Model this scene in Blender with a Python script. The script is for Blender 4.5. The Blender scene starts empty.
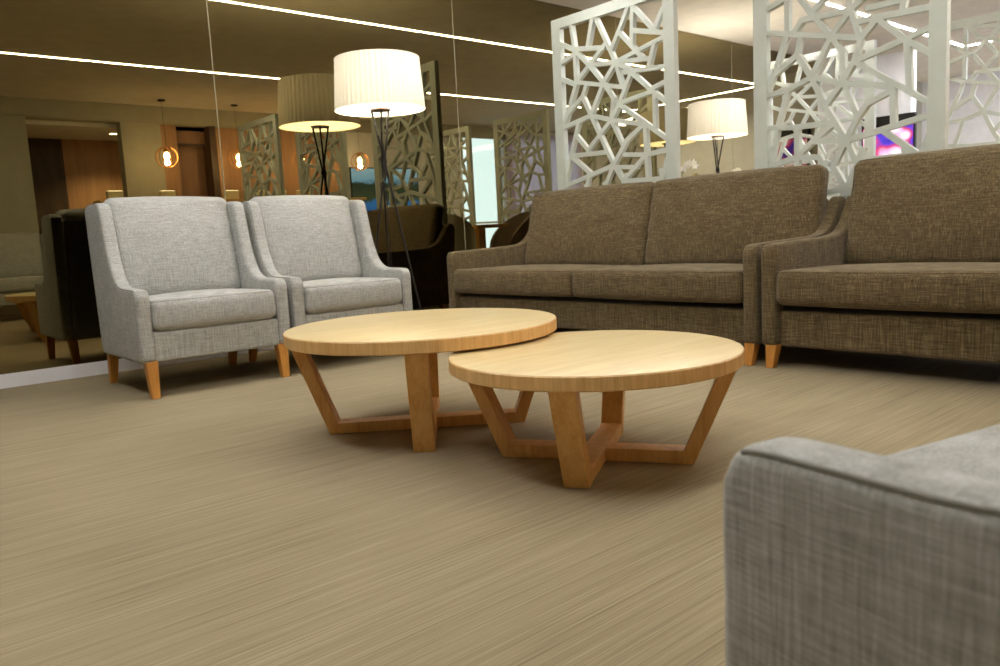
import bpy, bmesh, math, random
from mathutils import Vector, Matrix, noise as mnoise
random.seed(7)
S = bpy.context.scene
COL = S.collection
PI = math.pi

# ------------------------------------------------------------------ render look
S.view_settings.view_transform = 'Standard'
S.view_settings.look = 'None'
S.view_settings.gamma = 1.0
S.view_settings.exposure = 0.28
S.view_settings.use_curve_mapping = False
S.cycles.use_denoising = True
S.cycles.max_bounces = 10
S.cycles.diffuse_bounces = 5
S.cycles.glossy_bounces = 6
S.cycles.transmission_bounces = 6
S.cycles.caustics_reflective = False
S.cycles.caustics_refractive = False
S.cycles.sample_clamp_indirect = 6.0

# ------------------------------------------------------------------ camera (calibrated: eye .78 m, 7.3 deg down)
F_PX, PITCH, ROLL, YAW, EYE = 783.0, math.radians(7.3), math.radians(2.95), math.radians(49.2), 0.78
_f = Vector((-math.sin(YAW)*math.cos(PITCH), math.cos(YAW)*math.cos(PITCH), -math.sin(PITCH)))
_r0 = Vector((math.cos(YAW), math.sin(YAW), 0)); _d0 = _f.cross(_r0)
_r = _r0*math.cos(ROLL) + _d0*math.sin(ROLL); _d = -_r0*math.sin(ROLL) + _d0*math.cos(ROLL)
cam_data = bpy.data.cameras.new('camera'); cam = bpy.data.objects.new('camera', cam_data); COL.objects.link(cam)
cam.matrix_world = Matrix(((_r.x, -_d.x, -_f.x, 0), (_r.y, -_d.y, -_f.y, 0), (_r.z, -_d.z, -_f.z, EYE), (0, 0, 0, 1)))
cam_data.sensor_width = 36.0; cam_data.lens = F_PX/1000*36; cam_data.clip_start = 0.02
cam_data.dof.use_dof = True; cam_data.dof.focus_distance = 2.8; cam_data.dof.aperture_fstop = 6.0
S.camera = cam

# ------------------------------------------------------------------ materials
def srgb(r, g, b):
    def c(v):
        v /= 255
        return v/12.92 if v <= .04045 else ((v+.055)/1.055)**2.4
    return (c(r), c(g), c(b), 1)
class NT:
    def __init__(s, name):
        s.m = bpy.data.materials.new(name); s.m.use_nodes = True
        s.t = s.m.node_tree; s.t.nodes.clear()
        s.out = s.n('ShaderNodeOutputMaterial')
    def n(s, typ, **kw):
        x = s.t.nodes.new(typ)
        for k, v in kw.items(): setattr(x, k, v)
        return x
    def l(s, a, b): s.t.links.new(a, b)
    def coords(s, scale, rot=(0, 0, 0), kind='Object'):
        tc = s.n('ShaderNodeTexCoord'); mp = s.n('ShaderNodeMapping')
        mp.inputs['Scale'].default_value = scale; mp.inputs['Rotation'].default_value = rot
        s.l(tc.outputs[kind], mp.inputs['Vector']); return mp.outputs[0]
    def noise(s, vec, scale=1, detail=3, rough=.55):
        x = s.n('ShaderNodeTexNoise'); x.inputs['Scale'].default_value = scale
        x.inputs['Detail'].default_value = detail; x.inputs['Roughness'].default_value = rough
        s.l(vec, x.inputs['Vector']); return x.outputs['Fac']
    def ramp(s, fac, stops):
        x = s.n('ShaderNodeValToRGB'); e = x.color_ramp.elements
        e[0].position, e[0].color = stops[0]; e[1].position, e[1].color = stops[-1]
        for p, c in stops[1:-1]:
            q = e.new(p); q.color = c
        s.l(fac, x.inputs['Fac']); return x.outputs['Color']
    def math(s, op, a, b):
        x = s.n('ShaderNodeMath', operation=op)
        for i, v in enumerate((a, b)):
            if isinstance(v, (int, float)): x.inputs[i].default_value = v
            else: s.l(v, x.inputs[i])
        return x.outputs[0]
    def bsdf(s, color, rough=.6, metal=0, spec=.5, bump=None, bstr=.2, bdist=.002, **kw):
        p = s.n('ShaderNodeBsdfPrincipled')
        if isinstance(color, tuple): p.inputs['Base Color'].default_value = color
        else: s.l(color, p.inputs['Base Color'])
        p.inputs['Roughness'].default_value = rough; p.inputs['Metallic'].default_value = metal
        p.inputs['Specular IOR Level'].default_value = spec
        for k, v in kw.items(): p.inputs[k.replace('_', ' ')].default_value = v
        if bump is not None:
            b = s.n('ShaderNodeBump'); b.inputs['Strength'].default_value = bstr; b.inputs['Distance'].default_value = bdist
            s.l(bump, b.inputs['Height']); s.l(b.outputs[0], p.inputs['Normal'])
        s.l(p.outputs[0], s.out.inputs[0]); return p
def plain(name, col, rough=.6, metal=0, spec=.5, **kw):
    t = NT(name); n = t.noise(t.coords((6, 6, 6)), 1, 3)
    lo = tuple(c*.94 for c in col[:3])+(1,); hi = tuple(min(1, c*1.05) for c in col[:3])+(1,)
    t.bsdf(t.ramp(n, [(.3, lo), (.7, hi)]), rough, metal, spec, **kw); return t.m
def emit(name, col, strength):
    t = NT(name); e = t.n('ShaderNodeEmission'); e.inputs[0].default_value = col; e.inputs[1].default_value = strength
    t.l(e.outputs[0], t.out.inputs[0]); return t.m
def woven(name, dark, mid, light, k=1.0):
    t = NT(name)
    tc = t.coords((1, 1, 1))
    v = t.noise(t.coords((250*k, 250*k, 13*k)), 1, 3, .65)
    h = t.noise(t.coords((18*k, 18*k, 270*k)), 1, 3, .65)
    big = t.noise(t.coords((9, 9, 9)), 1, 3, .6)
    f = t.math('ADD', t.math('MULTIPLY', v, .47), t.math('MULTIPLY', h, .41))
    f = t.math('ADD', f, t.math('MULTIPLY', big, .12))
    t.bsdf(t.ramp(f, [(.36, dark), (.5, mid), (.64, light)]), .92, 0, .15, bump=f, bstr=.5, bdist=.004, Sheen_Weight=.15)
    return t.m
def wood(name, dark, light, grain=(40, 40, 3), rough=.4, rot=(0, 0, 0), coat=0):
    t = NT(name)
    a = t.noise(t.coords(grain, rot), 1, 5, .6)
    b = t.noise(t.coords(tuple(g*4 for g in grain), rot), 1, 3, .6)
    f = t.math('ADD', t.math('MULTIPLY', a, .7), t.math('MULTIPLY', b, .3))
    t.bsdf(t.ramp(f, [(.33, dark), (.67, light)]), rough, 0, .5, Coat_Weight=coat, Coat_Roughness=.15)
    return t.m

def carpet():
    t = NT('carpet_streaks')
    r = (0, 0, math.radians(5.3))
    a = t.noise(t.coords((230, 1.3, 1), r), 1, 4, .7)
    b = t.noise(t.coords((48, 1.0, 1), r), 1, 3, .55)
    c = t.noise(t.coords((520, 3, 1), r), 1, 3, .7)
    d = t.noise(t.coords((1.3, 1.3, 1)), 1, 2, .5)
    f = t.math('ADD', t.math('MULTIPLY', a, .42), t.math('MULTIPLY', b, .13))
    f = t.math('ADD', f, t.math('MULTIPLY', c, .31)); f = t.math('ADD', f, t.math('MULTIPLY', d, .14))
    t.bsdf(t.ramp(f, [(.34, srgb(84, 74, 55)), (.45, srgb(139, 126, 99)), (.54, srgb(156, 142, 114)), (.66, srgb(188, 173, 144))]), .85, 0, .2, bump=f, bstr=.35, bdist=.003)
    return t.m

M = {}
M['carpet'] = carpet()
M['ceiling'] = plain('ceiling_paint', srgb(230, 224, 212), .9, 0, .1)
M['wall'] = plain('cream_wall_paint', srgb(186, 182, 164), .85, 0, .2)
M['wall_white'] = plain('white_wall_paint', srgb(236, 235, 236), .8, 0, .2)
M['mirror'] = NT('bronze_mirror').m
_t = NT('bronze_mirror_glass'); _t.bsdf((.25, .21, .112, 1), .0, 1.0); M['mirror'] = _t.m
M['mirror_edge'] = plain('mirror_edge', srgb(140, 132, 100), .4)
M['strip'] = plain('white_gloss_paint', srgb(236, 236, 240), .35)
M['grey'] = woven('light_grey_weave', srgb(140, 139, 130), srgb(173, 173, 168), srgb(199, 201, 199))
M['grey_seam'] = plain('grey_seam', srgb(138, 136, 128), .9)
M['brown'] = woven('brown_weave', srgb(66, 55, 37), srgb(100, 86, 60), srgb(138, 121, 90), .75)
M['brown_seam'] = plain('brown_seam', srgb(84, 71, 51), .9)
M['taupe'] = plain('taupe_upholstery', srgb(226, 216, 192), .9, 0, .2)
M['dtaupe'] = plain('dark_taupe_upholstery', srgb(128, 112, 90), .9, 0, .2)
M['oak_top'] = wood('pale_oak_top', srgb(212, 186, 130), srgb(230, 208, 155), (22, 2.2, 10), .36, (0, 0, math.radians(-35)), .2)
M['oak_rim'] = wood('oak_edge', srgb(206, 160, 98), srgb(232, 192, 130), (45, 45, 3), .4)
M['oak_leg'] = wood('oak_leg', srgb(204, 150, 80), srgb(228, 182, 112), (30, 30, 4), .42)
M['leg_wood'] = wood('honey_leg', srgb(180, 118, 48), srgb(208, 148, 70), (60, 60, 6), .4)
M['oak_wall'] = wood('oak_veneer_wall', srgb(168, 126, 90), srgb(192, 150, 112), (9, 9, .6), .45)
M['pale_panel'] = wood('pale_brown_veneer', srgb(150, 112, 84), srgb(170, 132, 102), (9, 9, .6), .5)
M['dark_wall'] = wood('dark_veneer', srgb(66, 50, 38), srgb(92, 72, 54), (9, 9, .6), .5)
M['screen'] = plain('screen_white_paint', srgb(200, 206, 196), .5)
M['black_metal'] = plain('black_metal', srgb(34, 30, 28), .4, .6)
M['bronze'] = plain('dark_bronze', srgb(86, 60, 50), .4, .7)
M['copper'] = plain('copper_wire', srgb(226, 170, 110), .3, .8)
M['black'] = plain('black_plastic', srgb(18, 18, 20), .35)
M['cream'] = plain('cream_ceramic', srgb(238, 226, 176), .5)
M['leaf'] = plain('leaf_green', srgb(70, 88, 46), .5)
M['petal'] = plain('orchid_petal', srgb(240, 236, 222), .6)
M['led'] = emit('led_diffuser', (1, .985, .97, 1), 112)
M['panel'] = emit('fill_panel_glow', (.96, .98, 1, 1), 14)  # emission for the added fill panel at the far end
M['bulb'] = emit('warm_bulb', (1, .78, .48, 1), 60)
M['downlight'] = emit('downlight_lens', (1, .9, .75, 1), 40)
M['glow_top'] = emit('lamp_box_top', (1, .92, .74, 1), 10)
def shade_mat():
    t = NT('pleated_shade')
    d = t.n('ShaderNodeBsdfDiffuse'); d.inputs[0].default_value = srgb(240, 232, 210)
    tr = t.n('ShaderNodeBsdfTranslucent'); tr.inputs[0].default_value = srgb(250, 243, 224)
    mx = t.n('ShaderNodeMixShader'); mx.inputs[0].default_value = .04
    t.l(d.outputs[0], mx.inputs[1]); t.l(tr.outputs[0], mx.inputs[2]); t.l(mx.outputs[0], t.out.inputs[0]); return t.m
M['shade'] = shade_mat()
def disc_mat():
    t = NT('opal_diffuser')
    tr = t.n('ShaderNodeBsdfTranslucent'); tr.inputs[0].default_value = (.9, .9, .88, 1)
    d = t.n('ShaderNodeBsdfDiffuse'); d.inputs[0].default_value = (.85, .85, .83, 1)
    mx = t.n('ShaderNodeMixShader'); mx.inputs[0].default_value = .95
    t.l(d.outputs[0], mx.inputs[1]); t.l(tr.outputs[0], mx.inputs[2]); t.l(mx.outputs[0], t.out.inputs[0]); return t.m
M['diffuser'] = disc_mat()
def sheer_mat():
    t = NT('sheer_curtain')
    d = t.n('ShaderNodeBsdfDiffuse'); d.inputs[0].default_value = srgb(226, 216, 232)
    tr = t.n('ShaderNodeBsdfTranslucent'); tr.inputs[0].default_value = srgb(232, 222, 240)
    mx = t.n('ShaderNodeMixShader'); mx.inputs[0].default_value = .7
    t.l(d.outputs[0], mx.inputs[1]); t.l(tr.outputs[0], mx.inputs[2]); t.l(mx.outputs[0], t.out.inputs[0]); return t.m
M['sheer'] = sheer_mat()
def glass_mat():
    t = NT('clear_glass')
    g = t.n('ShaderNodeBsdfGlossy'); g.inputs['Roughness'].default_value = .02
    tr = t.n('ShaderNodeBsdfTransparent'); tr.inputs[0].default_value = (.92, .96, .98, 1)
    fr = t.n('ShaderNodeFresnel'); fr.inputs[0].default_value = 1.35
    mx = t.n('ShaderNodeMixShader'); t.l(fr.outputs[0], mx.inputs[0])
    t.l(tr.outputs[0], mx.inputs[1]); t.l(g.outputs[0], mx.inputs[2]); t.l(mx.outputs[0], t.out.inputs[0]); return t.m
M['glass'] = glass_mat()
def tv_mat():
    t = NT('tv_picture')
    v = t.n('ShaderNodeTexVoronoi'); v.inputs['Scale'].default_value = 4.5; v.feature = 'SMOOTH_F1'
    t.l(t.coords((1, 1, 1.2)), v.inputs['Vector'])
    n = t.noise(t.coords((4, 4, 4)), 1, 4)
    f = t.math('ADD', t.math('MULTIPLY', v.outputs['Distance'], .9), t.math('MULTIPLY', n, .35))
    c = t.ramp(f, [(.34, srgb(255, 236, 242)), (.47, srgb(240, 160, 205)), (.55, srgb(200, 64, 100)), (.66, srgb(84, 64, 190)), (.84, srgb(20, 16, 70))])
    e = t.n('ShaderNodeEmission'); e.inputs[1].default_value = 1.3; t.l(c, e.inputs[0]); t.l(e.outputs[0], t.out.inputs[0]); return t.m
M['tv'] = tv_mat()
def sea_mat():
    t = NT('seascape_display')
    tc = t.n('ShaderNodeTexCoord'); sp = t.n('ShaderNodeSeparateXYZ'); t.l(tc.outputs['Object'], sp.inputs[0])
    n = t.noise(t.coords((3, 3, 6)), 1, 5)
    h = t.math('ADD', sp.outputs['Z'], t.math('MULTIPLY', t.math('SUBTRACT', n, .5), .35))
    c = t.ramp(t.math('ADD', t.math('MULTIPLY', h, 1.0), .5),
               [(.0, srgb(40, 84, 170)), (.28, srgb(52, 110, 200)), (.34, srgb(60, 72, 60)), (.62, srgb(46, 60, 54)), (.68, srgb(110, 160, 220)), (1, srgb(150, 190, 235))])
    e = t.n('ShaderNodeEmission'); e.inputs[1].default_value = 2.4; t.l(c, e.inputs[0]); t.l(e.outputs[0], t.out.inputs[0]); return t.m
M['sea'] = sea_mat()

# ------------------------------------------------------------------ mesh helpers
def link(name, bm, mat, parent=None, smooth=False, kind=None):
    bmesh.ops.recalc_face_normals(bm, faces=bm.faces[:])
    me = bpy.data.meshes.new(name); bm.to_mesh(me); bm.free()
    me.materials.append(mat)
    if smooth:
        me.polygons.foreach_set('use_smooth', [True]*len(me.polygons))
        try: me.set_sharp_from_angle(angle=math.radians(smooth if not isinstance(smooth, bool) else 40))
        except Exception: pass
    o = bpy.data.objects.new(name, me); COL.objects.link(o)
    if parent: o.parent = parent
    if kind: o['kind'] = kind
    return o
def thing(name, label, cat, loc=(0, 0, 0), rot=0, group=None):
    o = bpy.data.objects.new(name, None); COL.objects.link(o); o.empty_display_size = .1
    o.location = loc; o.rotation_euler = (0, 0, rot); o['label'] = label; o['category'] = cat
    if group: o['group'] = group
    return o
def tag(o, label, cat, group=None):
    o['label'] = label; o['category'] = cat
    if group: o['group'] = group
    return o
def dup(root, loc, rot, label, group=None):
    r = root.copy(); COL.objects.link(r); r.location = loc; r.rotation_euler = (0, 0, rot); r['label'] = label
    if group: r['group'] = group
    for ch in list(root.children):
        c = ch.copy(); COL.objects.link(c); c.parent = r
        for g in list(ch.children):
            d = g.copy(); COL.objects.link(d); d.parent = c
    return r
def box(bm, x0, x1, y0, y1, z0, z1):
    v = [bm.verts.new((x, y, z)) for x in (x0, x1) for y in (y0, y1) for z in (z0, z1)]
    for f in ((0, 1, 3, 2), (4, 6, 7, 5), (0, 4, 5, 1), (2, 3, 7, 6), (0, 2, 6, 4), (1, 5, 7, 3)):
        bm.faces.new([v[i] for i in f])
def bevel(bm, w, seg=2):
    bmesh.ops.bevel(bm, geom=bm.edges[:], offset=w, segments=seg, profile=.5, affect='EDGES')
    return bm
def bbox(x0, x1, y0, y1, z0, z1, w=.004, seg=2):
    bm = bmesh.new(); box(bm, x0, x1, y0, y1, z0, z1); return bevel(bm, w, seg)
def rbox(dx, dy, dz, r, crown=(0, 0, 0), flat=6, seg=4):
    """cushion: box with rounded edges and a crown on each pair of faces, centred on the origin"""
    h = Vector((dx/2, dy/2, dz/2))
    def ax(a):
        rr = min(r, a*.98)
        s = [-a + rr*(1-math.cos(PI/2*i/seg)) if False else -a+rr*i/seg for i in range(seg)]
        m = [-(a-rr)+2*(a-rr)*i/flat for i in range(flat+1)]
        return s+m+[-q for q in reversed(s)]
    A = [ax(c) for c in h]
    bm = bmesh.new(); cache = {}
    def P(i, j, k):
        key = (i, j, k)
        if key in cache: return cache[key]
        p = Vector((A[0][i], A[1][j], A[2][k]))
        q = Vector([max(-(h[c]-min(r, h[c]*.98)), min(h[c]-min(r, h[c]*.98), p[c])) for c in range(3)])
        d = p-q
        if d.length > 1e-9:
            m = max(abs(d[c]) for c in range(3)); d = d.normalized()*m
        p = q+d
        n = [p[c]/h[c] for c in range(3)]
        f = lambda t: max(0, 1-t*t)
        g = Vector((n[0]*crown[0]*f(n[1])*f(n[2]), n[1]*crown[1]*f(n[0])*f(n[2]), n[2]*crown[2]*f(n[0])*f(n[1])))
        cache[key] = bm.verts.new(p+g); return cache[key]
    n = [len(a)-1 for a in A]
    for (a, b, c) in ((0, 1, 2), (1, 2, 0), (2, 0, 1)):
        for side in (0, n[c]):
            for i in range(n[a]):
                for j in range(n[b]):
                    q = []
                    for (u, v) in ((i, j), (i+1, j), (i+1, j+1), (i, j+1)):
                        idx = [0, 0, 0]; idx[a] = u; idx[b] = v; idx[c] = side; q.append(P(*idx))
                    if len(set(q)) == 4: bm.faces.new(q)
    return bm
def move(bm, loc=(0, 0, 0), rx=0, rz=0):
    m = Matrix.Translation(loc) @ Matrix.Rotation(rz, 4, 'Z') @ Matrix.Rotation(rx, 4, 'X')
    bmesh.ops.transform(bm, matrix=m, verts=bm.verts[:]); return bm
def smooth_path(P, n=5, closed=False):
    out = []; N = len(P)
    for i in range(N if closed else N-1):
        p0 = P[(i-1) % N] if closed or i else P[0]; p1 = P[i]; p2 = P[(i+1) % N]
        p3 = P[(i+2) % N] if closed or i+2 < N else P[-1]
        for k in range(n):
            t = k/n
            out.append(tuple(.5*((2*b)+(c-a)*t+(2*a-5*b+4*c-d)*t*t+(-a+3*b-3*c+d)*t**3) for a, b, c, d in zip(p0, p1, p2, p3)))
    if not closed: out.append(tuple(P[-1]))
    return out
def inset(poly, a):
    N = len(poly); area = sum(poly[i][0]*poly[(i+1) % N][1]-poly[(i+1) % N][0]*poly[i][1] for i in range(N))
    s = 1 if area > 0 else -1; out = []
    for i in range(N):
        p, q, r = poly[i-1], poly[i], poly[(i+1) % N]
        def nrm(u, v):
            dx, dy = v[0]-u[0], v[1]-u[1]; l = math.hypot(dx, dy) or 1; return (-dy/l*s, dx/l*s)
        n1, n2 = nrm(p, q), nrm(q, r); nx, ny = n1[0]+n2[0], n1[1]+n2[1]; l2 = nx*nx+ny*ny or 1
        k = min(2.0/l2, 1.2); out.append((q[0]+nx*a*k, q[1]+ny*a*k))
    return out
def slab(poly, x0, x1, r=.02, seg=4):
    """side panel: outline in (y, z) given thickness in x with rounded edges"""
    bm = bmesh.new(); rings = []
    for i in range(seg+1):
        t = PI/2*i/seg
        rings.append((x0+r*(1-math.sin(t)), r*(1-math.cos(t))) if False else (x0+r-r*math.cos(t)*1.0, r-r*math.sin(t)))
    left = rings
    right = [(x1-(x-x0), ins) for x, ins in reversed(left)]
    R = []
    for x, ins in left+right:
        R.append([bm.verts.new((x, y, z)) for y, z in inset(poly, ins)])
    N = len(poly)
    for a, b in zip(R, R[1:]):
        for i in range(N): bm.faces.new((a[i], a[(i+1) % N], b[(i+1) % N], b[i]))
    bm.faces.new(R[0]); bm.faces.new(list(reversed(R[-1])))
    return bm
def tube(bm, pts, rad, n=6, closed=False):
    pts = [Vector(p) for p in pts]; N = len(pts); rings = []; up = None
    for i, p in enumerate(pts):
        a = pts[i-1] if (i or closed) else p; b = pts[(i+1) % N] if (i+1 < N or closed) else p
        t = (b-a).normalized()
        if up is None: up = t.orthogonal().normalized()
        up = (up-t*up.dot(t)).normalized(); s = t.cross(up)
        rr = rad[i] if isinstance(rad, (list, tuple)) else rad
        rings.append([bm.verts.new(p+(up*math.cos(2*PI*k/n)+s*math.sin(2*PI*k/n))*rr) for k in range(n)])
    for i in range(N if closed else N-1):
        a, b = rings[i], rings[(i+1) % N]
        for k in range(n): bm.faces.new((a[k], a[(k+1) % n], b[(k+1) % n], b[k]))
    if not closed:
        bm.faces.new(rings[0]); bm.faces.new(list(reversed(rings[-1])))
    return bm
def lathe(bm, prof, n=48, cx=0, cy=0):
    rings = []
    for r, z in prof:
        rings.append([bm.verts.new((cx+r*math.cos(2*PI*k/n), cy+r*math.sin(2*PI*k/n), z)) for k in range(n)] if r > 1e-6 else [bm.verts.new((cx, cy, z))])
    for a, b in zip(rings, rings[1:]):
        for k in range(n):
            q = [a[k % len(a)], a[(k+1) % len(a)], b[(k+1) % len(b)], b[k % len(b)]]
            u = []
            for v in q:
                if v not in u: u.append(v)
            if len(u) > 2: bm.faces.new(u)
    return bm
def taper(bm, top, bot, ts, bs):
    """square leg from bot (x,y,z) to top with side lengths bs, ts"""
    V = []
    for p, s in ((bot, bs), (top, ts)):
        V.append([bm.verts.new((p[0]+dx*s/2, p[1]+dy*s/2, p[2])) for dx, dy in ((-1, -1), (1, -1), (1, 1), (-1, 1))])
    for i in range(4): bm.faces.new((V[0][i], V[0][(i+1) % 4], V[1][(i+1) % 4], V[1][i]))
    bm.faces.new(V[0]); bm.faces.new(list(reversed(V[1])))
    return bm

# ------------------------------------------------------------------ the room
XM = -5.51            # mirror wall
HC = 2.935            # ceiling
XE = 1.5              # east wall, seen only in the mirror
YN, YS = 14.5, -3.0
bm = bmesh.new(); box(bm, XM-.2, 3.4, YS-.2, 5.3, -.1, 0); box(bm, XM-.2, XE+.2, 5.3, YN+.2, -.1, 0); link('floor', bm, M['carpet'], kind='structure')
bm = bmesh.new(); box(bm, XM-.2, 3.4, YS-.2, 5.3, HC, HC+.1); box(bm, XM-.2, XE+.2, 5.3, YN+.2, HC, HC+.1); link('ceiling', bm, M['ceiling'], kind='structure')
bm = bmesh.new(); box(bm, XM-.2, XM-.012, YS, YN, 0, HC); link('wall_west', bm, M['wall'], kind='structure')
bm = bmesh.new(); box(bm, XM-.2, XE+.2, YN, YN+.2, 0, HC); link('wall_north', bm, M['wall_white'], kind='structure')
bm = bmesh.new(); box(bm, XM-.2, XE+.2, YS-.2, YS, 0, HC); link('wall_south', bm, M['wall'], kind='structure')
bm = bmesh.new(); box(bm, XM-.012, -4.48, 11.4, 11.56, 0, HC); link('wall_partition', bm, M['wall_white'], kind='structure')
bm = bbox(XM-.01, XM+.018, YS, 11.4, 0, .085, .003); link('baseboard_west', bm, M['strip'], kind='structure')
# mirror panels
names = ['behind the camera end of the lounge', 'at the far left of the pale armchairs', 'behind the two pale grey armchairs and the lit floor lamp',
         'between the lit floor lamp and the first white screen', 'behind the first white lattice screen', 'behind the second floor lamp and orchids',]
edges = [-2.05, .10, 2.25, 4.40, 6.55, 8.70, 10.85]
labs = ['bronze mirror wall panel furthest left, beyond the picture edge', 'bronze tinted mirror panel left of the first seam, behind the leftmost pale armchair',
        'bronze tinted mirror panel between the two visible seams, behind the lit floor lamp', 'bronze tinted mirror panel right of the second seam, beside the brown sofa end',
        'bronze tinted mirror panel glimpsed through the nearer left white lattice screen', 'bronze tinted mirror panel behind the distant floor lamp, meeting the far wall']
for i in range(6):
    bm = bmesh.new(); box(bm, XM-.012, XM, edges[i]+.003, edges[i+1]-.003, .085, HC-.004)
    tag(link('mirror_panel', bm, M['mirror']), labs[i], 'mirror', 'bronze mirror wall panels')
bm = bmesh.new()
for y in edges[1:-1]: box(bm, XM-.012, XM+.001, y-.004, y+.004, .085, HC)
link('trim_1', bm, M['mirror_edge'], kind='structure')
# east wall with alcove, recess, oak facing, window and curtain wall
bm = bmesh.new()
box(bm, XE, XE+.2, YS, 2.42, 0, HC)                 # left pier
box(bm, XE, XE+.2, 2.42, 3.64, 2.68, HC)            # lintel over the alcove
box(bm, XE, XE+.2, 3.64, 4.21, 0, HC)               # pier
box(bm, XE+.5, XE+.6, 4.12, 5.05, 0, HC); box(bm, XE+.2, XE+.5, 4.12, 4.21, 0, HC)
box(bm, XE, XE+.5, 4.21, 5.05, 2.68, HC)
box(bm, XE, XE+.2, 5.05, 7.33, 0, HC)
link('wall_east', bm, M['wall'], kind='structure')
bm = bmesh.new()
box(bm, XE, XE+.2, 7.33, 9.95, 0, HC); box(bm, XE, XE+.2, 9.95, 13.38, 2.86, HC); box(bm, XE, XE+.2, 11.20, 11.30, 0, 2.86)
box(bm, XE, XE+.2, 13.38, YN, 0, HC); box(bm, XE, XE+.2, 11.30, 13.38, 0, .1)
link('wall_east_white', bm, M['wall_white'], kind='structure')
bm = bmesh.new(); box(bm, XE-.03, XE, YS, YN, 2.70, HC); link('trim_2', bm, M['wall'], kind='structure')
# alcove
bm = bmesh.new(); box(bm, 3.2, 3.3, 1.0, 3.22, 0, 2.7); link('wall_alcove_dark', bm, M['dark_wall'], kind='structure')
bm = bmesh.new(); box(bm, 3.2, 3.3, 3.22, 5.2, 0, 2.7); link('wall_alcove_oak', bm, M['oak_wall'], kind='structure')
bm = bmesh.new(); box(bm, XE+.2, 3.3, 1.0, 5.2, 2.62, 2.7); link('ceiling_alcove', bm, M['ceiling'], kind='structure')
bm = bmesh.new(); box(bm, XE+.2, 3.3, .9, 1.0, 0, 2.7); box(bm, XE+.62, 3.3, 5.1, 5.2, 0, 2.7); link('wall_alcove_ends', bm, M['wall'], kind='structure')
# oak facings
bm = bmesh.new(); box(bm, XE+.05, XE+.5, 4.21, 4.46, 0, 2.68); link('trim_3', bm, M['oak_wall'], kind='structure')
bm = bmesh.new(); box(bm, XE+.3, XE+.5, 4.46, 4.95, 0, 2.4); box(bm, XE+.2, XE+.5, 4.46, 4.95, 2.42, 2.68); link('trim_4', bm, M['pale_panel'], kind='structure')
bm = bmesh.new(); box(bm, XE-.01, XE+.5, 4.95, 5.05, 0, 2.68); box(bm, XE+.18, XE+.21, 4.46, 4.95, 2.38, 2.42); link('trim_5', bm, M['dark_wall'], kind='structure')
bm = bmesh.new()
y = 5.05
while y < 7.3:
    box(bm, XE-.02, XE, y, min(7.33, y+.565), 0, 2.66); y += .57
link('trim_6', bm, M['oak_wall'], kind='structure')

# windows seen in the mirror
def window(name, y0, y1, z0, z1, bars):
    t = bpy.data.objects.new(name, None); COL.objects.link(t); t['kind'] = 'structure'
    bm = bmesh.new(); w = .06
    box(bm, XE-.02, XE+.1, y0, y0+w, z0, z1); box(bm, XE-.02, XE+.1, y1-w, y1, z0, z1)
    box(bm, XE-.02, XE+.1, y0+w, y1-w, z0, z0+w); box(bm, XE-.02, XE+.1, y0+w, y1-w, z1-w, z1)
    for b in bars: box(bm, XE, XE+.08, y0+w, y1-w, b-.02, b+.02)
    link('window_frame', bm, M['strip'], t, kind='structure')
    bm = bmesh.new(); box(bm, XE+.04, XE+.05, y0+w, y1-w, z0+w, z1-w); link('window_pane', bm, M['glass'], t, kind='structure')
window('window_1', 9.95, 11.20, 0, 2.86, (1.0,))
window('window_2', 11.30, 13.38, .1, 2.86, ())

# ------------------------------------------------------------------ ceiling lights, plus an added fill panel
X1, X2, YE0, YE1, LW = -4.03, -1.16, .2, 11.95, .015
t = thing('linear_ceiling_light', 'long white LED line light forming a rectangle on the ceiling', 'ceiling light', (0, 0, 0))
bm = bmesh.new()
box(bm, X1-LW, X1+LW, YE0, YE1+LW, HC-.004, HC-.001); box(bm, X2-LW, X2+LW, YE0, YE1+LW, HC-.004, HC-.001)
box(bm, X1+LW, X2-LW, YE1-LW, YE1+LW, HC-.004, HC-.001); box(bm, X1+LW, X2-LW, YE0, YE0+2*LW, HC-.004, HC-.001)
link('diffuser', bm, M['led'], t)
t = thing('added_fill_panel', 'added fill light panel over the far end of the cafe', 'ceiling light', (-1.2, 13.1, 0))  # added only to brighten the far white walls, not a known fixture
bm = bmesh.new(); box(bm, -1.3, 1.3, -.35, .35, HC-.03, HC-.001); link('diffuser', bm, M['panel'], t)
t = thing('downlight', 'small round downlight in the alcove ceiling beside the oak wall', 'ceiling light', (2.3, 3.76, 2.62))
bm = bmesh.new(); lathe(bm, [(.085, 0), (.085, -.012), (.06, -.012), (.06, 0)], 24); link('trim_ring', bm, M['strip'], t)
bm = bmesh.new(); lathe(bm, [(0, -.006), (.058, -.006), (.058, -.001), (0, -.001)], 24); link('lens', bm, M['downlight'], t)

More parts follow.
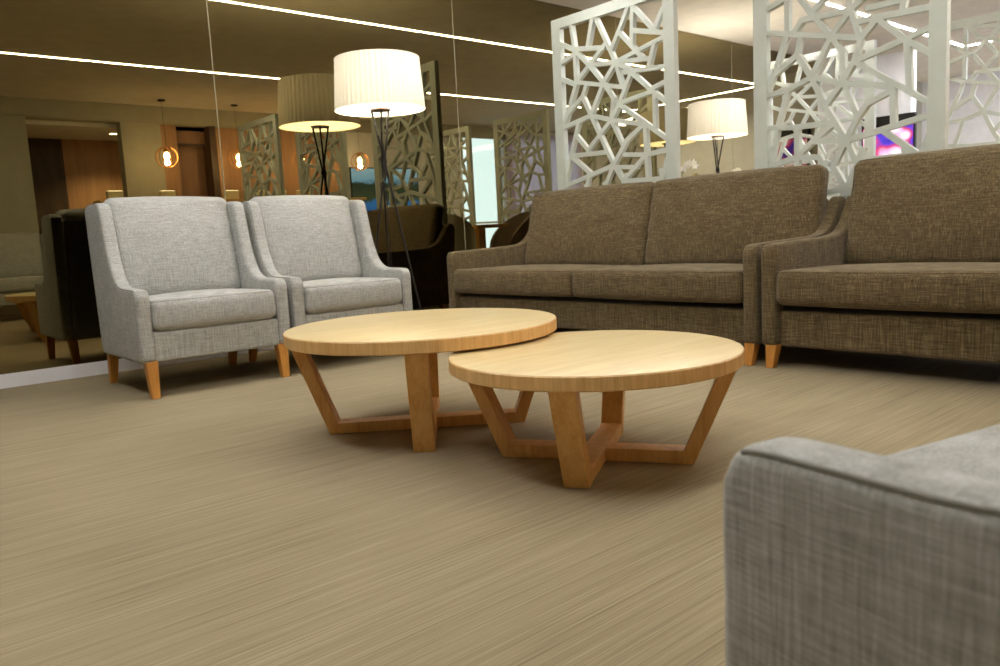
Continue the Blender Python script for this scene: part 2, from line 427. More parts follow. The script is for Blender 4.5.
# ------------------------------------------------------------------ lounge seating
def lounge(name, label, cat, W, aw, arm, z0, seat_z, ncush, fab, seam, sd, bc, base_d, back_d, back_top, wing_y, leg_in, loc, rot, group, dy):
    """front faces -y; d = depth measured from the arm front, y = d + dy"""
    t = thing(name, label, cat, loc, rot, group)
    poly = [(d+dy, z) for d, z in smooth_path(arm, 3, True)]
    for s in (-1, 1):
        xo, xi = s*W/2, s*(W/2-aw)
        a = link('arm', slab(poly, min(xo, xi), max(xo, xi), .02, 4), fab, t, smooth=60)
        bm = bmesh.new(); pp = inset(poly, .005)
        sel = [p for p in pp if p[1] > (arm[6][1] if ncush == 1 else arm[5][1])-.012]
        tube(bm, [(s*(W/2-.006), y, z) for y, z in sel], .0026, 6); link('piping', bm, seam, a, smooth=True)
    iw = W-2*aw
    # base and back frame
    link('seat_base', move(rbox(iw+.01, base_d[1]-base_d[0], base_d[3]-base_d[2], .018), (0, dy+(base_d[0]+base_d[1])/2, (base_d[2]+base_d[3])/2)), fab, t, smooth=60)
    bm = rbox(iw+.01, back_d[1]-back_d[0], back_top-z0, .03)
    move(bm, (0, dy+(back_d[0]+back_d[1])/2, (z0+back_top)/2)); link('back_frame', bm, fab, t, smooth=60)
    cw = iw/ncush
    for i in range(ncush):
        cx = -iw/2+cw*(i+.5)
        r = .04
        dx, dd, dz = cw-.008, sd[1]-sd[0], seat_z[1]-seat_z[0]
        bm = rbox(dx, dd, dz, r, (.006, .012, .022), 8, 4)
        c = (cx, dy+(sd[0]+sd[1])/2, (seat_z[0]+seat_z[1])/2-.008)
        q = link('seat_cushion', move(bm, c, rx=-.02), fab, t, smooth=60)
        bm = bmesh.new()
        for zs in (1,):
            a, b, zz = dx/2-.011, dd/2-.009, zs*(dz/2-.010)
            pts = []
            for (sx, sy, a0) in ((1, 1, 0), (-1, 1, 90), (-1, -1, 180), (1, -1, 270)):
                for k in range(5):
                    an = math.radians(a0+90*k/4); pts.append((sx*(a-.03)+.03*math.cos(an), sy*(b-.03)+.03*math.sin(an), zz))
            tube(bm, pts, .0028, 6, True)
        link('piping', move(bm, c, rx=-.02), fab, q, smooth=True)
        # back cushion: b front-bottom (d, z), front-top (d, z), thickness
        (d0, zb), (d1, zt), th = bc
        L = math.hypot(d1-d0, zt-zb); ang = math.atan2(d1-d0, zt-zb)
        bm = rbox(dx+(.03 if ncush == 1 else .012), th, L, .05, (.006, .055 if ncush == 1 else .04, .014), 10, 5)
        for v in bm.verts:                       # soft creases near the side seams
            k = abs(v.co.x)/(dx/2)
            if k > .55: v.co.y += .006*math.sin(v.co.z*42+cx*9)*(k-.55)/.45*(1 if v.co.y < 0 else 0)
        mid = ((d0+d1)/2+math.cos(ang)*th/2, (zb+zt)/2-math.sin(ang)*th/2)
        q = link('back_cushion', move(bm, (cx, dy+mid[0], mid[1]), rx=-ang), fab, t, smooth=60)
        bm = bmesh.new(); a, b, yy = dx/2+.006-.014, L/2-.012, -th/2+.014
        pts = []
        for (sx, sz, a0) in ((1, 1, 0), (-1, 1, 90), (-1, -1, 180), (1, -1, 270)):
            for k in range(5):
                an = math.radians(a0+90*k/4); pts.append((sx*(a-.04)+.04*math.cos(an), yy, sz*(b-.04)+.04*math.sin(an)))
        tube(bm, pts, .0028, 6, True)
        link('piping', move(bm, (cx, dy+mid[0], mid[1]), rx=-ang), fab, q, smooth=True)
    for s in (-1, 1):
        x = s*(W/2-leg_in)
        bm = bmesh.new(); taper(bm, (x, dy+.045, z0+.01), (x, dy+.02, 0), .062, .042); bevel(bm, .004); link('leg', bm, M['leg_wood'], t)
        bm = bmesh.new(); taper(bm, (x, dy+wing_y-.06, z0+.01), (x, dy+wing_y, 0), .058, .04); bevel(bm, .004); link('leg', bm, M['leg_wood'], t)
    return t

CHAIR_ARM = [(0, .25), (0, .32), (0, .44), (.0, .525), (.006, .552), (.022, .573), (.05, .581), (.13, .583), (.24, .586), (.31, .603), (.365, .645), (.41, .72), (.445, .81), (.47, .905), (.49, .985), (.505, 1.03),
             (.53, 1.051), (.575, 1.06), (.67, 1.06), (.745, 1.056), (.782, 1.038), (.797, 1.0), (.785, .75), (.765, .45), (.752, .26), (.735, .203), (.69, .19), (.5, .19), (.25, .19), (.06, .19), (.02, .197), (.004, .215)]
def armchair(label, loc, rot):
    return lounge('armchair', label, 'armchair', .85, .075, CHAIR_ARM, .19, (.357, .525), 1, M['grey'], M['grey_seam'], (-.012, .60),
                  ((.46, .515), (.60, 1.10), .17), (.012, .75, .19, .352), (.60, .77), 1.03, .80, .055, loc, rot, 'pale grey armchairs', -.43)
ch = armchair('pale grey high-backed armchair furthest left, in front of the mirror', (-4.71, 1.648, 0), PI/2)
dup(ch, (-4.71, 2.528, 0), PI/2, 'pale grey high-backed armchair beside the floor lamp, behind the taller coffee table')
dup(ch, (.10, .933, 0), math.radians(-102.5), 'blurred pale grey armchair arm filling the near right corner')
dup(ch, (.70, 1.95, 0), -PI/2, 'grey armchair seen only as a reflection at the far left of the mirror')

SOFA_ARM = [(0, .18), (0, .30), (0, .50), (0, .594), (.006, .621), (.022, .642), (.05, .650), (.20, .655), (.40, .661), (.56, .665), (.70, .672), (.775, .688), (.835, .722), (.88, .77), (.918, .825), (.945, .863),
            (.97, .886), (.995, .893), (1.02, .885), (1.036, .862), (1.04, .82), (1.025, .6), (1.0, .19), (.98, .135), (.93, .112), (.6, .112), (.3, .112), (.06, .112), (.02, .119), (.004, .138)]
def sofa(label, loc, rot):
    return lounge('sofa', label, 'sofa', 2.685, .082, SOFA_ARM, .112, (.335, .515), 2, M['brown'], M['brown_seam'], (-.015, .72),
                  ((.735, .49), (.875, 1.10), .14), (.05, .98, .112, .302), (.86, .985), .89, .92, .05, loc, rot, 'brown woven two-seater sofas', 0)
sf = sofa('brown woven sofa with two back cushions, centre, behind the coffee tables', (-3.572, 3.72, 0), 0)
dup(sf, (-.862, 3.72, 0), 0, 'brown woven sofa cut off by the right picture edge')

# ------------------------------------------------------------------ coffee tables
def coffee_table(label, loc, R, H, T, foot, top, rotz, bw=.08):
    t = thing('coffee_table', label, 'coffee table', loc, 0, 'round oak coffee tables')
    bm = bmesh.new(); lathe(bm, [(0, H-.006), (R-.006, H-.006), (R-.0015, H-.004), (R-.006, H), (0, H)][0:0] or [(0, H-.003), (R-.004, H-.003), (R-.003, H-.001), (R-.006, H), (0, H)], 96)
    tp = link('tabletop', bm, M['oak_top'], t, smooth=30)
    bm = bmesh.new(); lathe(bm, [(0, H-T), (R-.006, H-T), (R, H-T+.004), (R, H-.005), (R-.003, H-.002), (0, H-.0035)], 96); link('edge_band', bm, M['oak_rim'], t, smooth=30)
    th = .045; bh = .045
    for k in range(4):
        a = rotz+k*PI/2; u = Vector((math.cos(a), math.sin(a), 0)); v = Vector((-u.y, u.x, 0))
        bm = bmesh.new()
        ring = []
        for (r, z) in ((foot-th*1.12, 0), (foot, 0), (top, H-T), (top-th*1.12, H-T)):
            ring.append([bm.verts.new(u*r+v*(s*bw/2)+Vector((0, 0, z))) for s in (-1, 1)])
        for i in range(4):
            a0, b0 = ring[i], ring[(i+1) % 4]; bm.faces.new((a0[0], a0[1], b0[1], b0[0]))
        bm.faces.new([q[0] for q in ring]); bm.faces.new([q[1] for q in reversed(ring)])
        bevel(bm, .0025, 2); link('leg', bm, M['oak_leg'], t)
    for k in range(2):
        a = rotz+k*PI/2; L = foot-.012
        bm = bmesh.new(); box(bm, -L, L, -bw/2+.002, bw/2-.002, .001+.0004*k, bh+.0006*k); bevel(bm, .002, 1); move(bm, rz=a); link('crossbar', bm, M['oak_leg'], t)
    t.location = loc
    return t
coffee_table('taller round oak coffee table, its top overlapping the lower one', (-2.61, 1.835, 0), .548, .434, .05, .398, .538, math.atan2(.311, .2575)+math.radians(1.6))
coffee_table('lower round oak coffee table nearest the viewer, tucked under the taller top', (-1.769, 1.936, 0), .487, .376, .047, .327, .470, math.atan2(.183, .283)-math.radians(1.9))

# ------------------------------------------------------------------ floor lamps
def floor_lamp(label, loc, H=1.725, rot=0):
    t = thing('floor_lamp', label, 'floor lamp', loc, rot, 'tripod floor lamps')
    Rb, Rt, hs = .328, .305, .368
    n = 104; bm = bmesh.new()
    def ring(R, z, amp): return [bm.verts.new(((R+amp*(k % 2))*math.cos(2*PI*k/n), (R+amp*(k % 2))*math.sin(2*PI*k/n), z)) for k in range(n)]
    prof = [(Rb, H), (Rb+.002, H+.004), (Rb, H+.01), (Rb+(Rt-Rb)*.5, H+hs*.5), (Rt, H+hs-.01), (Rt+.002, H+hs-.004), (Rt, H+hs)]
    rr = [ring(R, z, .006) for R, z in prof]
    for a, b in zip(rr, rr[1:]):
        for k in range(n): bm.faces.new((a[k], a[(k+1) % n], b[(k+1) % n], b[k]))
    link('lamp_shade', bm, M['shade'], t)
    bm = bmesh.new(); lathe(bm, [(0, H+.004), (Rb-.004, H+.004), (Rb-.004, H+.007), (0, H+.007)], 64); link('diffuser_disc', bm, M['diffuser'], t)
    bm = bmesh.new()
    lathe(bm, [(.075, H-.005), (.075, H+.012), (.0, H+.012)], 32); lathe(bm, [(.0, H-.005), (.075, H-.005)], 32)
    for k in range(3):
        a = 2*PI*k/3; tube(bm, [(0, 0, H+.012), (math.cos(a)*(Rb-.003), math.sin(a)*(Rb-.003), H+.012)], .003, 6)
    link('shade_ring', bm, M['bronze'], t)
    bm = bmesh.new(); lathe(bm, [(0, H+.10), (.03, H+.12), (.042, H+.16), (.03, H+.2), (0, H+.215)], 20); tube(bm, [(0, 0, H+.012), (0, 0, H+.10)], .012, 8)
    link('bulb', bm, M['bulb'], t, smooth=True)
    zk = H-.375
    for k in range(3):
        a = 2*PI*k/3+.35
        bm = bmesh.new(); c, s = math.cos(a), math.sin(a)
        tube(bm, [(-.072*c, -.072*s, H-.002), (-.012*s, .012*c, zk), (.265*c, .265*s, 0.004)], .0078, 8); link('leg', bm, M['black_metal'], t, smooth=True)
    bm = bmesh.new(); lathe(bm, [(0, zk-.018), (.022, zk-.018), (.024, zk), (.022, zk+.018), (0, zk+.018)], 16); link('knot', bm, M['black_metal'], t, smooth=40)
    bm = bmesh.new(); tube(bm, [(0, 0, H-.004), (.004, .002, zk+.03), (.006, 0, .5), (.01, .005, .006)], .0035, 6); link('cord', bm, M['black_metal'], t, smooth=True)
    l = bpy.data.lights.new('lamp_bulb_light', 'POINT'); l.energy = 32; l.color = (1, .93, .80); l.shadow_soft_size = .06
    lo = bpy.data.objects.new('lamp_bulb_light', l); COL.objects.link(lo); lo.location = (0, 0, H+.25); lo.parent = t
    return t
floor_lamp('lit floor lamp with drum shade between the armchair and the brown sofa', (-5.05, 3.30, 0), 1.725, .2)
floor_lamp('lit floor lamp with drum shade further back, between the two white screens', (-5.17, 7.85, 0), 1.73, 1.1)

# ------------------------------------------------------------------ lattice screens
def proj_plane(u, v, Y):
    d = _r*((u-500)/F_PX)+_d*((v-333)/F_PX)+_f
    k = Y/d.y; return (d.x*k, EYE+d.z*k)
SY = 4.785
SEG1 = [((571,32),(573.5,50)),((573.5,50),(588.2,65)),((573.5,50),(575.4,82)),((560,44),(573.5,50)),((560,63.5),(573.5,54)),((560.5,79),(575,85)),((590,26),(586.5,48)),((573.5,49),(603.5,47.3)),
 ((597,23),(614.5,62)),((588.2,65),(604,44)),((624,14),(617.5,31.5)),((617.5,31.5),(609.5,51)),((617.5,31.5),(641,57)),((631.4,12),(630.7,43)),((636,11),(652,29)),((661.5,8),(653.5,29)),
 ((630.5,30),(664,32.5)),((664,36),(614.5,62)),((653,43),(648,65)),((614.5,62),(648,58)),((622,72),(664,66)),((614.5,62),(622,87)),((614.5,62),(631,71)),((630,72),(650,89.5)),((650,89.5),(668,104)),
 ((664.5,81.5),(650,89)),((630,72),(618.5,103)),((575.4,82),(622,87)),((602.4,82.5),(614.5,62)),((588.2,65),(602.4,82.5)),((588.2,65),(614.5,62)),((588.2,65),(575.4,82)),
 ((602.4,82.5),(590,115.5)),((602.4,82.5),(612.5,98)),((612.5,98),(610.5,120)),((618.5,103),(610.5,120)),((618.5,103),(652,91)),((618.5,104.5),(667,139.5)),((653.5,91),(654.3,130)),((610.5,120),(641,124)),
 ((644,125),(645.5,154)),((645.5,154),(647,179)),((641,126),(626,140)),((626,140),(612.8,165)),((610.5,120),(622.8,147)),((590,115.5),(610.5,120)),((590,115.5),(612.8,165)),((610.5,120),(587,150)),
 ((581.5,96.5),(590,115.5)),((586,82.5),(581.5,96.5)),((581.5,96.5),(566.5,114)),((575,84),(564,124)),((563,127.5),(590,115.5)),((578,121),(569.8,156)),((569.8,156),(565,184)),((575,135),(587,150)),
 ((587,150),(587,155)),((569.8,156),(605.5,152)),((569.8,156),(590,174)),((564,186.5),(612.8,165)),((588,175),(585,192)),((612.8,165),(603,190)),((612.8,165),(622.3,181)),((612.8,167),(636,167)),((645.5,154),(622.3,181)),
 ((622.5,154.5),(645.5,154.5)),((645.5,154.5),(668,149)),((622.3,181),(662,178.5)),((662,178.5),(668,152)),((662,178.5),(660,192)),((622.3,181),(626,194))]
SEG2 = [((762,11),(792,-6)),((786.3,-2),(786.3,34)),((797,-4),(810.5,13)),((810.5,13),(830,36)),((810.5,13),(826,-5)),((793,33),(801,20)),((801,20),(818,16.3)),((818,16.3),(848,10)),((762,32.5),(830,36)),((830,36),(860,38)),
 ((830,36),(850,9)),((850,9),(859,38)),((850,9),(847,-8)),((850,9),(866,-6)),((855,22),(876,17)),((876,17),(930,6.5)),((860,38),(876,18)),((876,18),(904,39)),((866,8),(904,-1)),((901,12),(905,-8)),((904,39),(931,26)),((904,39),(853,61)),
 ((904,39),(931,54)),((906,42),(908.8,92)),((860,38),(853,61)),((853,61),(842,81)),((853,61),(931,104)),((830,36),(841.5,52)),((841.5,52),(842,81)),((830,36),(810.5,77)),((786,34),(776,66)),((776,66),(767,90)),((800,36),(796,55)),
 ((796,55),(772,76)),((796,55),(810.5,77)),((810.5,77),(787,90)),((787,90),(764,96)),((787,90),(777,127)),((777,127),(771,162)),((810.5,77),(842,83)),((842,83),(892,86)),((810.5,77),(824,106)),((824,106),(845,140.5)),((842,81),(824,106)),
 ((842,81),(856.5,117)),((856.5,117),(866,103.5)),((866,103.5),(892,89.5)),((856.5,117),(845,140.5)),((892,89.5),(892.5,126)),((845,140.5),(930,114.5)),((881,130),(915,153)),((856,161),(916,154.5)),((917,161),(930,132)),((845,140.5),(856,163)),
 ((845,140.5),(832,166)),((765,128),(796,127)),((796,127),(834,122)),((834,122),(812,141)),((812,141),(845,140.5)),((796,126),(796,168)),((764,168),(795,157.5)),((795,157.5),(818,157)),((812,141),(797,156)),((905,157),(902,175)),((856,163),(862,178)),((818,157),(826,172)),((771,162),(776,178))]
def to_plane(segs, xc):
    return [tuple((lambda q: (q[0]-xc, q[1]))(proj_plane(p[0], p[1], SY)) for p in s) for s in segs]
def clip(a, b, x0, x1, z0, z1):
    t0, t1 = 0, 1; dx, dz = b[0]-a[0], b[1]-a[1]
    for p, q in ((-dx, a[0]-x0), (dx, x1-a[0]), (-dz, a[1]-z0), (dz, z1-a[1])):
        if abs(p) < 1e-9:
            if q < 0: return None
        else:
            r = q/p
            if p < 0: t0 = max(t0, r)
            else: t1 = min(t1, r)
    if t0 >= t1: return None
    return ((a[0]+dx*t0, a[1]+dz*t0), (a[0]+dx*t1, a[1]+dz*t1))
TOPZ = 2.475
def build_screen(label, segs, x0, x1, loc_y, zlo, fill_top=None):
    xc = (x0+x1)/2; hw = (x1-x0)/2
    t = thing('lattice_screen', label, 'screen', (xc, loc_y, 0), 0, 'white lattice screens')
    fw, th, ft = .094, .05, .078
    bm = bmesh.new()
    box(bm, -hw, -hw+fw, 0, th, 0, TOPZ); box(bm, hw-fw, hw, 0, th, 0, TOPZ)
    box(bm, -hw+fw, hw-fw, 0, th, TOPZ-ft, TOPZ); box(bm, -hw+fw, hw-fw, 0, th, 0, .12)
    link('frame', bm, M['screen'], t)
    P = to_plane(segs, xc)
    allp = []
    for a, b in P:                         # bars ending at the top rail run into it
        if not fill_top:
            if a[1] < b[1]: a, b = b, a
            if a[1] > TOPZ-.20:
                L = math.hypot(a[0]-b[0], a[1]-b[1])
                e = (a[0]+(a[0]-b[0])/L*.14, a[1]+(a[1]-b[1])/L*.14)
                if a[1] > TOPZ-.12-.02 and abs(e[1]-a[1]) > .05: a = e
        allp.append((a, b))
    for a, b in P: allp.append(((a[0], 2*zlo-a[1]), (b[0], 2*zlo-b[1])))
    if fill_top:
        for a, b in P:
            zt = lambda q: fill_top[0]+(fill_top[1]-fill_top[0])*(q[0]+hw)/(2*hw)
            allp.append(((a[0], 2*zt(a)-a[1]), (b[0], 2*zt(b)-b[1])))
    bm = bmesh.new(); i = 0
    for a, b in allp:
        c = clip(a, b, -hw+fw-.01, hw-fw+.01, .11, TOPZ-ft+.01)
        if not c: continue
        (ax, az), (bx, bz) = c; L = math.hypot(bx-ax, bz-az)
        if L < .02: continue
        ux, uz = (bx-ax)/L, (bz-az)/L; i += 1; w = .0160+.00021*(i % 9); e = .008
        y0, y1 = .003+.00005*i, th-.003-.00005*((i*37) % 211)
        q = [(ax-ux*e-uz*w, az-uz*e+ux*w), (bx+ux*e-uz*w, bz+uz*e+ux*w), (bx+ux*e+uz*w, bz+uz*e-ux*w), (ax-ux*e+uz*w, az-uz*e-ux*w)]
        A = [bm.verts.new((x, y0, z)) for x, z in q]; B = [bm.verts.new((x, y1, z)) for x, z in q]
        bm.faces.new(A); bm.faces.new(list(reversed(B)))
        for k in range(4): bm.faces.new((A[k], A[(k+1) % 4], B[(k+1) % 4], B[k]))
    link('lattice', bm, M['screen'], t)
    return t
sx0, sx1 = proj_plane(554, 100, SY)[0], proj_plane(675, 90, SY)[0]
s1 = build_screen('white lattice screen behind the left half of the centre sofa', SEG1, sx0, sx1, SY, 1.10)
sx0b, sx1b = proj_plane(753.5, 80, SY)[0], proj_plane(945.8, 80, SY)[0]
s2 = build_screen('white lattice screen behind the gap between the two brown sofas', SEG2, sx0b, sx1b, SY, 1.08, (proj_plane(762, -7, SY)[1], proj_plane(930, -7, SY)[1]))
dup(s1, (-.58, SY, 0), 0, 'lattice screen reflected in the mirror left of the lamp, furthest left of the lattice panels')
dup(s1, (-4.15, 8.12, 0), 0, 'distant white lattice screen seen through the screen behind the sofa gap')
dup(s2, (-2.36, 8.05, 0), 0, 'distant lattice screen at the right edge, left of the right picture border')
dup(s1, (-.62, 8.02, 0), 0, 'pale lattice screen reflected in the mirror beside the bright window')

# ------------------------------------------------------------------ televisions, picture, sill things
t = thing('television', 'wall television with pink and blue picture under a black band', 'television', (-4.76, 11.4, 1.72))
link('casing', bbox(-.36, .36, -.06, -.003, -.36, .38, .006), M['black'], t)
bm = bmesh.new(); box(bm, -.335, .335, -.062, -.0605, -.335, .235); link('display', bm, M['tv'], t)
t = thing('television', 'wide wall screen showing dark hills above blue water, reflected behind the lamp legs', 'television', (XE-.03, 8.17, 1.66))
bm = bmesh.new(); box(bm, 0, .028, -.74, .74, -.42, .42); link('casing', bm, M['black'], t)
bm = bmesh.new(); box(bm, -.004, -.0005, -.72, .72, -.40, .40); link('display', bm, M['sea'], t)
# curtain
bm = bmesh.new(); n = 240; rows = []
for z in (.02, 1.4, 2.84):
    rows.append([bm.verts.new((XE-.12+.035*math.sin(k*2*PI/8)+.01*math.sin(k*.37+z), 11.15+(13.4-11.15)*k/n, z)) for k in range(n+1)])
for a, b in zip(rows, rows[1:]):
    for k in range(n): bm.faces.new((a[k], a[k+1], b[k+1], b[k]))
t = thing('curtain', 'pale lilac sheer curtain in soft folds beside the bright window', 'curtain', (0, 0, 0))
link('cloth', bm, M['sheer'], t, smooth=True)
bm = bmesh.new(); tube(bm, [(XE-.12, 11.1, 2.85), (XE-.12, 13.45, 2.85)], .012, 8); link('rail', bm, M['strip'], t)

# high oak ledge with cream lamp boxes (seen in the mirror over the armchairs)
t = thing('bar_counter', 'tall narrow oak bar counter carrying the cream lamp boxes', 'counter', (.93, 5.0, 0))
link('counter_top', bbox(-.17, .17, -1.95, 2.3, 1.46, 1.50, .004), M['oak_rim'], t)
link('front_panel', bbox(-.10, .10, -1.9, 2.25, 0, 1.46, .004), M['oak_wall'], t)
for i, (y, l) in enumerate(((3.3, 'leftmost cream lamp box with glowing top, above the left armchair cushion'), (4.02, 'second cream lamp box from the left, against the olive pier'),
                            (4.98, 'cream lamp box with glowing top, seen above the gap between the armchairs'), (5.45, 'cream lamp box left of the small reflected lattice screen'),
                            (5.78, 'cream lamp box beside the dark reflected lamp legs'), (6.2, 'rightmost cream lamp box, under the reflected shade'))):
    t = thing('lamp_box', l, 'lamp', (.93, y, 1.50), 0, 'cream lamp boxes on the bar counter')
    bm = bmesh.new()
    box(bm, -.06, .06, -.1, -.09, 0, .13); box(bm, -.06, .06, .09, .1, 0, .13); box(bm, -.06, -.05, -.09, .09, 0, .13); box(bm, .05, .06, -.09, .09, 0, .13); box(bm, -.05, .05, -.09, .09, 0, .01)
    link('body', bm, M['cream'], t)
    bm = bmesh.new(); box(bm, -.05, .05, -.09, .09, .115, .135); link('glow_lid', bm, M['glow_top'], t)
# pendants
for y, l in ((4.07, 'wire globe pendant in front of the olive pier and oak strip'), (5.16, 'wire globe pendant left of the small reflected lattice screen'),
             (6.22, 'wire globe pendant glowing behind the reflected lamp legs'), (7.32, 'wire globe pendant above the blue seascape screen')):
    t = thing('pendant_lamp', l, 'pendant lamp', (.93, y, 2.12), 0, 'wire globe pendants')
    bm = bmesh.new(); tube(bm, [(0, 0, .15), (0, 0, HC-2.12)], .002, 6); lathe(bm, [(0, HC-2.12-.02), (.05, HC-2.12-.02), (.05, HC-2.121), (0, HC-2.121)], 16); link('cord', bm, M['black_metal'], t)
    bm = bmesh.new(); lathe(bm, [(0, .15), (.025, .15), (.03, .08), (0, .08)], 16); link('socket', bm, M['copper'], t)
    bm = bmesh.new(); lathe(bm, [(0, .08), (.03, .06), (.045, .015), (.03, -.03), (0, -.045)], 16); link('bulb', bm, M['bulb'], t, smooth=True)
    bm = bmesh.new()
    for k in range(9):
        a = 2*PI*k/9
        tube(bm, [(math.cos(a)*.155*math.sin(q), math.sin(a)*.155*math.sin(q), .15*math.cos(q)) for q in [PI*(.06+.88*i/12) for i in range(13)]], .006, 5)
    link('wire_cage', bm, M['copper'], t, smooth=True)
    l = bpy.data.lights.new('pendant_light', 'POINT'); l.energy = 9; l.color = (1, .8, .55); l.shadow_soft_size = .04
    lo = bpy.data.objects.new('pendant_light', l); COL.objects.link(lo); lo.location = (0, 0, -.08); lo.parent = t
l = bpy.data.lights.new('downlight_beam', 'SPOT'); l.energy = 160; l.color = (1, .88, .7); l.spot_size = 2.2; l.spot_blend = .6; l.shadow_soft_size = .05
lo = bpy.data.objects.new('downlight_beam', l); COL.objects.link(lo); lo.location = (2.3, 3.76, 2.59)
# alcove console
t = thing('console_shelf', 'dark wall shelf with oak slats beneath, inside the reflected alcove', 'shelf', (3.0, 2.55, 0))
link('shelf_board', bbox(-.22, .19, -.9, .62, 1.17, 1.21, .004), M['dark_wall'], t)
for k in range(7):
    y = -.8+k*.21; link('slat', bbox(-.02, .17, y-.045, y+.045, 0, 1.17, .004), M['oak_wall'], t)

# tub chairs and cafe table, seen in the mirror above the sofa arm
def tub_chair(label, loc, rot, fab):
    t = thing('tub_chair', label, 'chair', loc, rot, 'upholstered tub chairs')
    bm = bmesh.new(); n = 28; rings = []
    prof = [(.86, .30), (.96, .45), (1.02, .62), (1.06, .80), (1.07, .97)]
    for inner in (0, 1):
        for (k, zf) in (prof if not inner else list(reversed(prof))):
            row = []
            for i in range(n+1):
                a = math.radians(-35+250*i/n)           # wraps the back (+y), open to the front
                s = math.sin(max(0, min(1, i/n))*PI)**.6
                top = .56+(.46*s)
                z = .30+(top-.30)*((zf-.30)/.67)
                rx, ry = (.29-.035*inner)*k, (.27-.035*inner)*k
                row.append(bm.verts.new((rx*math.cos(a), ry*math.sin(a)+.03*(zf-.3), z)))
            rings.append(row)
    for a, b in zip(rings, rings[1:]):
        for i in range(n): bm.faces.new((a[i], a[i+1], b[i+1], b[i]))
    for i in range(n): bm.faces.new((rings[-1][i], rings[-1][i+1], rings[0][i+1], rings[0][i]))
    bm.faces.new([r[0] for r in rings]); bm.faces.new([r[n] for r in reversed(rings)])
    link('shell', bm, fab, t, smooth=50)
    link('seat', move(rbox(.50, .50, .12, .05, (.02, .03, .02), 6, 4), (0, -.02, .44)), fab, t, smooth=60)
    for sx in (-1, 1):
        for sy in (-1, 1):
            bm = bmesh.new(); taper(bm, (sx*.17, sy*.16, .39), (sx*.23, sy*.22, 0), .04, .026); link('leg', bm, M['leg_wood'], t)
    return t
tub_chair('pale taupe tub chair reflected between the sofas, left of the wooden cafe table', (-4.10, 5.30, 0), math.radians(150), M['taupe'])
tub_chair('dark taupe tub chair reflected behind the centre sofa arm, right of the cafe table', (-3.80, 6.44, 0), math.radians(15), M['dtaupe'])
t = thing('cafe_table', 'small square wooden cafe table between the two tub chairs', 'table', (-3.95, 5.87, 0))
link('tabletop', bbox(-.24, .24, -.24, .24, .84, .88, .006), M['oak_leg'], t)
link('pedestal', bbox(-.05, .05, -.05, .05, .03, .84, .004), M['oak_leg'], t)
link('base', bbox(-.2, .2, -.2, .2, 0, .03, .006), M['black_metal'], t)

# console with orchids beside the far lamp
t = thing('console_table', 'slim oak console against the mirror carrying an orchid', 'table', (-5.28, 7.27, 0))
link('top', bbox(-.17, .17, -.25, .25, .97, 1.01, .005), M['oak_leg'], t)
for sx in (-1, 1):
    for y in (-.21, .21):
        link('leg', bbox(sx*.14-.02, sx*.14+.02, y-.02, y+.02, 0, .97, .003), M['oak_leg'], t)
t = thing('plant_stand', 'slim black plant stand holding the smaller orchid behind the distant lamp', 'plant stand', (-5.28, 8.32, 0))
bm = bmesh.new(); lathe(bm, [(0, 1.03), (.11, 1.03), (.11, 1.05), (0, 1.05)], 24); link('plate', bm, M['black_metal'], t)
bm = bmesh.new(); lathe(bm, [(0, 0), (.12, 0), (.12, .015), (.016, .03), (.016, 1.03), (0, 1.03)], 24); link('stem', bm, M['black_metal'], t)

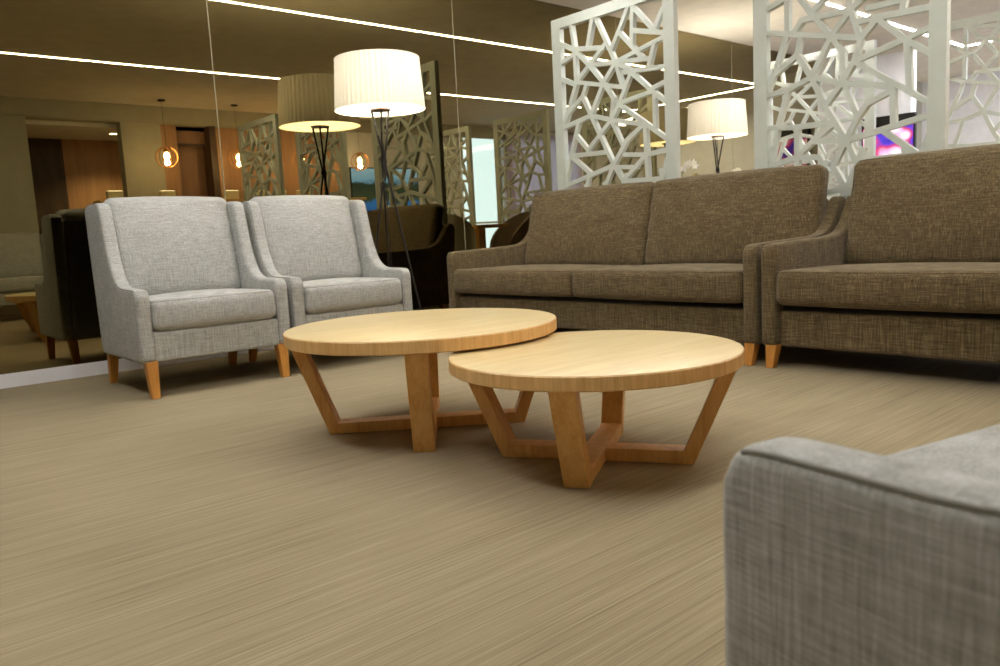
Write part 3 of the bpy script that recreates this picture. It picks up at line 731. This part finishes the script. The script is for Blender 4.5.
def orchid(label, loc, s, seed):
    rnd = random.Random(seed)
    t = thing('orchid', label, 'plant', loc, 0.3, 'white orchids by the mirror')
    bm = bmesh.new(); lathe(bm, [(0, 0), (.045*s, 0), (.06*s, .1*s), (.055*s, .1*s), (.045*s, .02*s), (0, .02*s)], 20); link('pot', bm, M['cream'], t, smooth=40)
    bm = bmesh.new()
    for k in range(5):
        a = 2*PI*k/5+.3; L = .16*s
        p = [(math.cos(a)*L*q, math.sin(a)*L*q, .09*s+.10*s*math.sin(q*2.6)) for q in (0, .3, .6, 1)]
        w = [.008*s, .024*s, .022*s, .003*s]; v = []
        for (x, y, z), ww in zip(p, w):
            v.append((bm.verts.new((x-math.sin(a)*ww, y+math.cos(a)*ww, z)), bm.verts.new((x, y, z-.006*s)), bm.verts.new((x+math.sin(a)*ww, y-math.cos(a)*ww, z))))
        for i in range(3):
            bm.faces.new((v[i][0], v[i][1], v[i+1][1], v[i+1][0])); bm.faces.new((v[i][1], v[i][2], v[i+1][2], v[i+1][1]))
    link('leaf_rosette', bm, M['leaf'], t, smooth=True)
    st = [(0, 0, .08*s), (.01*s, 0, .25*s), (.04*s, .01*s, .38*s), (.11*s, .02*s, .43*s), (.17*s, .02*s, .40*s)]
    bm = bmesh.new(); tube(bm, smooth_path(st, 5), .004*s, 6); link('stem', bm, M['leaf'], t, smooth=True)
    for (x, y, z) in ((.04, .01, .37), (.075, .03, .41), (.11, -.01, .42), (.14, .03, .42), (.17, .02, .39)):
        bm = bmesh.new()
        for k in range(5):
            a = 2*PI*k/5+rnd.random()*.3; c0 = Vector((x*s, y*s-.02*s, z*s)); u = Vector((math.cos(a), 0, math.sin(a))); w = Vector((-math.sin(a), 0, math.cos(a)))
            q = [bm.verts.new(c0), bm.verts.new(c0+(u*.025+w*.016+Vector((0, -.006, 0)))*s), bm.verts.new(c0+(u*.045+Vector((0, -.004, 0)))*s), bm.verts.new(c0+(u*.025-w*.016+Vector((0, -.006, 0)))*s)]
            bm.faces.new(q)
        link('flower', bm, M['petal'], t)
    return t
orchid('white orchid plant left of the distant lamp legs', (-5.32, 7.36, 1.01), 1.0, 1)
orchid('smaller white orchid on a stand right of the distant lamp legs', (-5.30, 8.30, 1.05), .75, 2)

# ------------------------------------------------------------------ daylight beyond the windows
w = bpy.data.worlds.new('world'); S.world = w; w.use_nodes = True
bg = w.node_tree.nodes['Background']; bg.inputs[0].default_value = (.45, .62, 1.0, 1); bg.inputs[1].default_value = 7.0
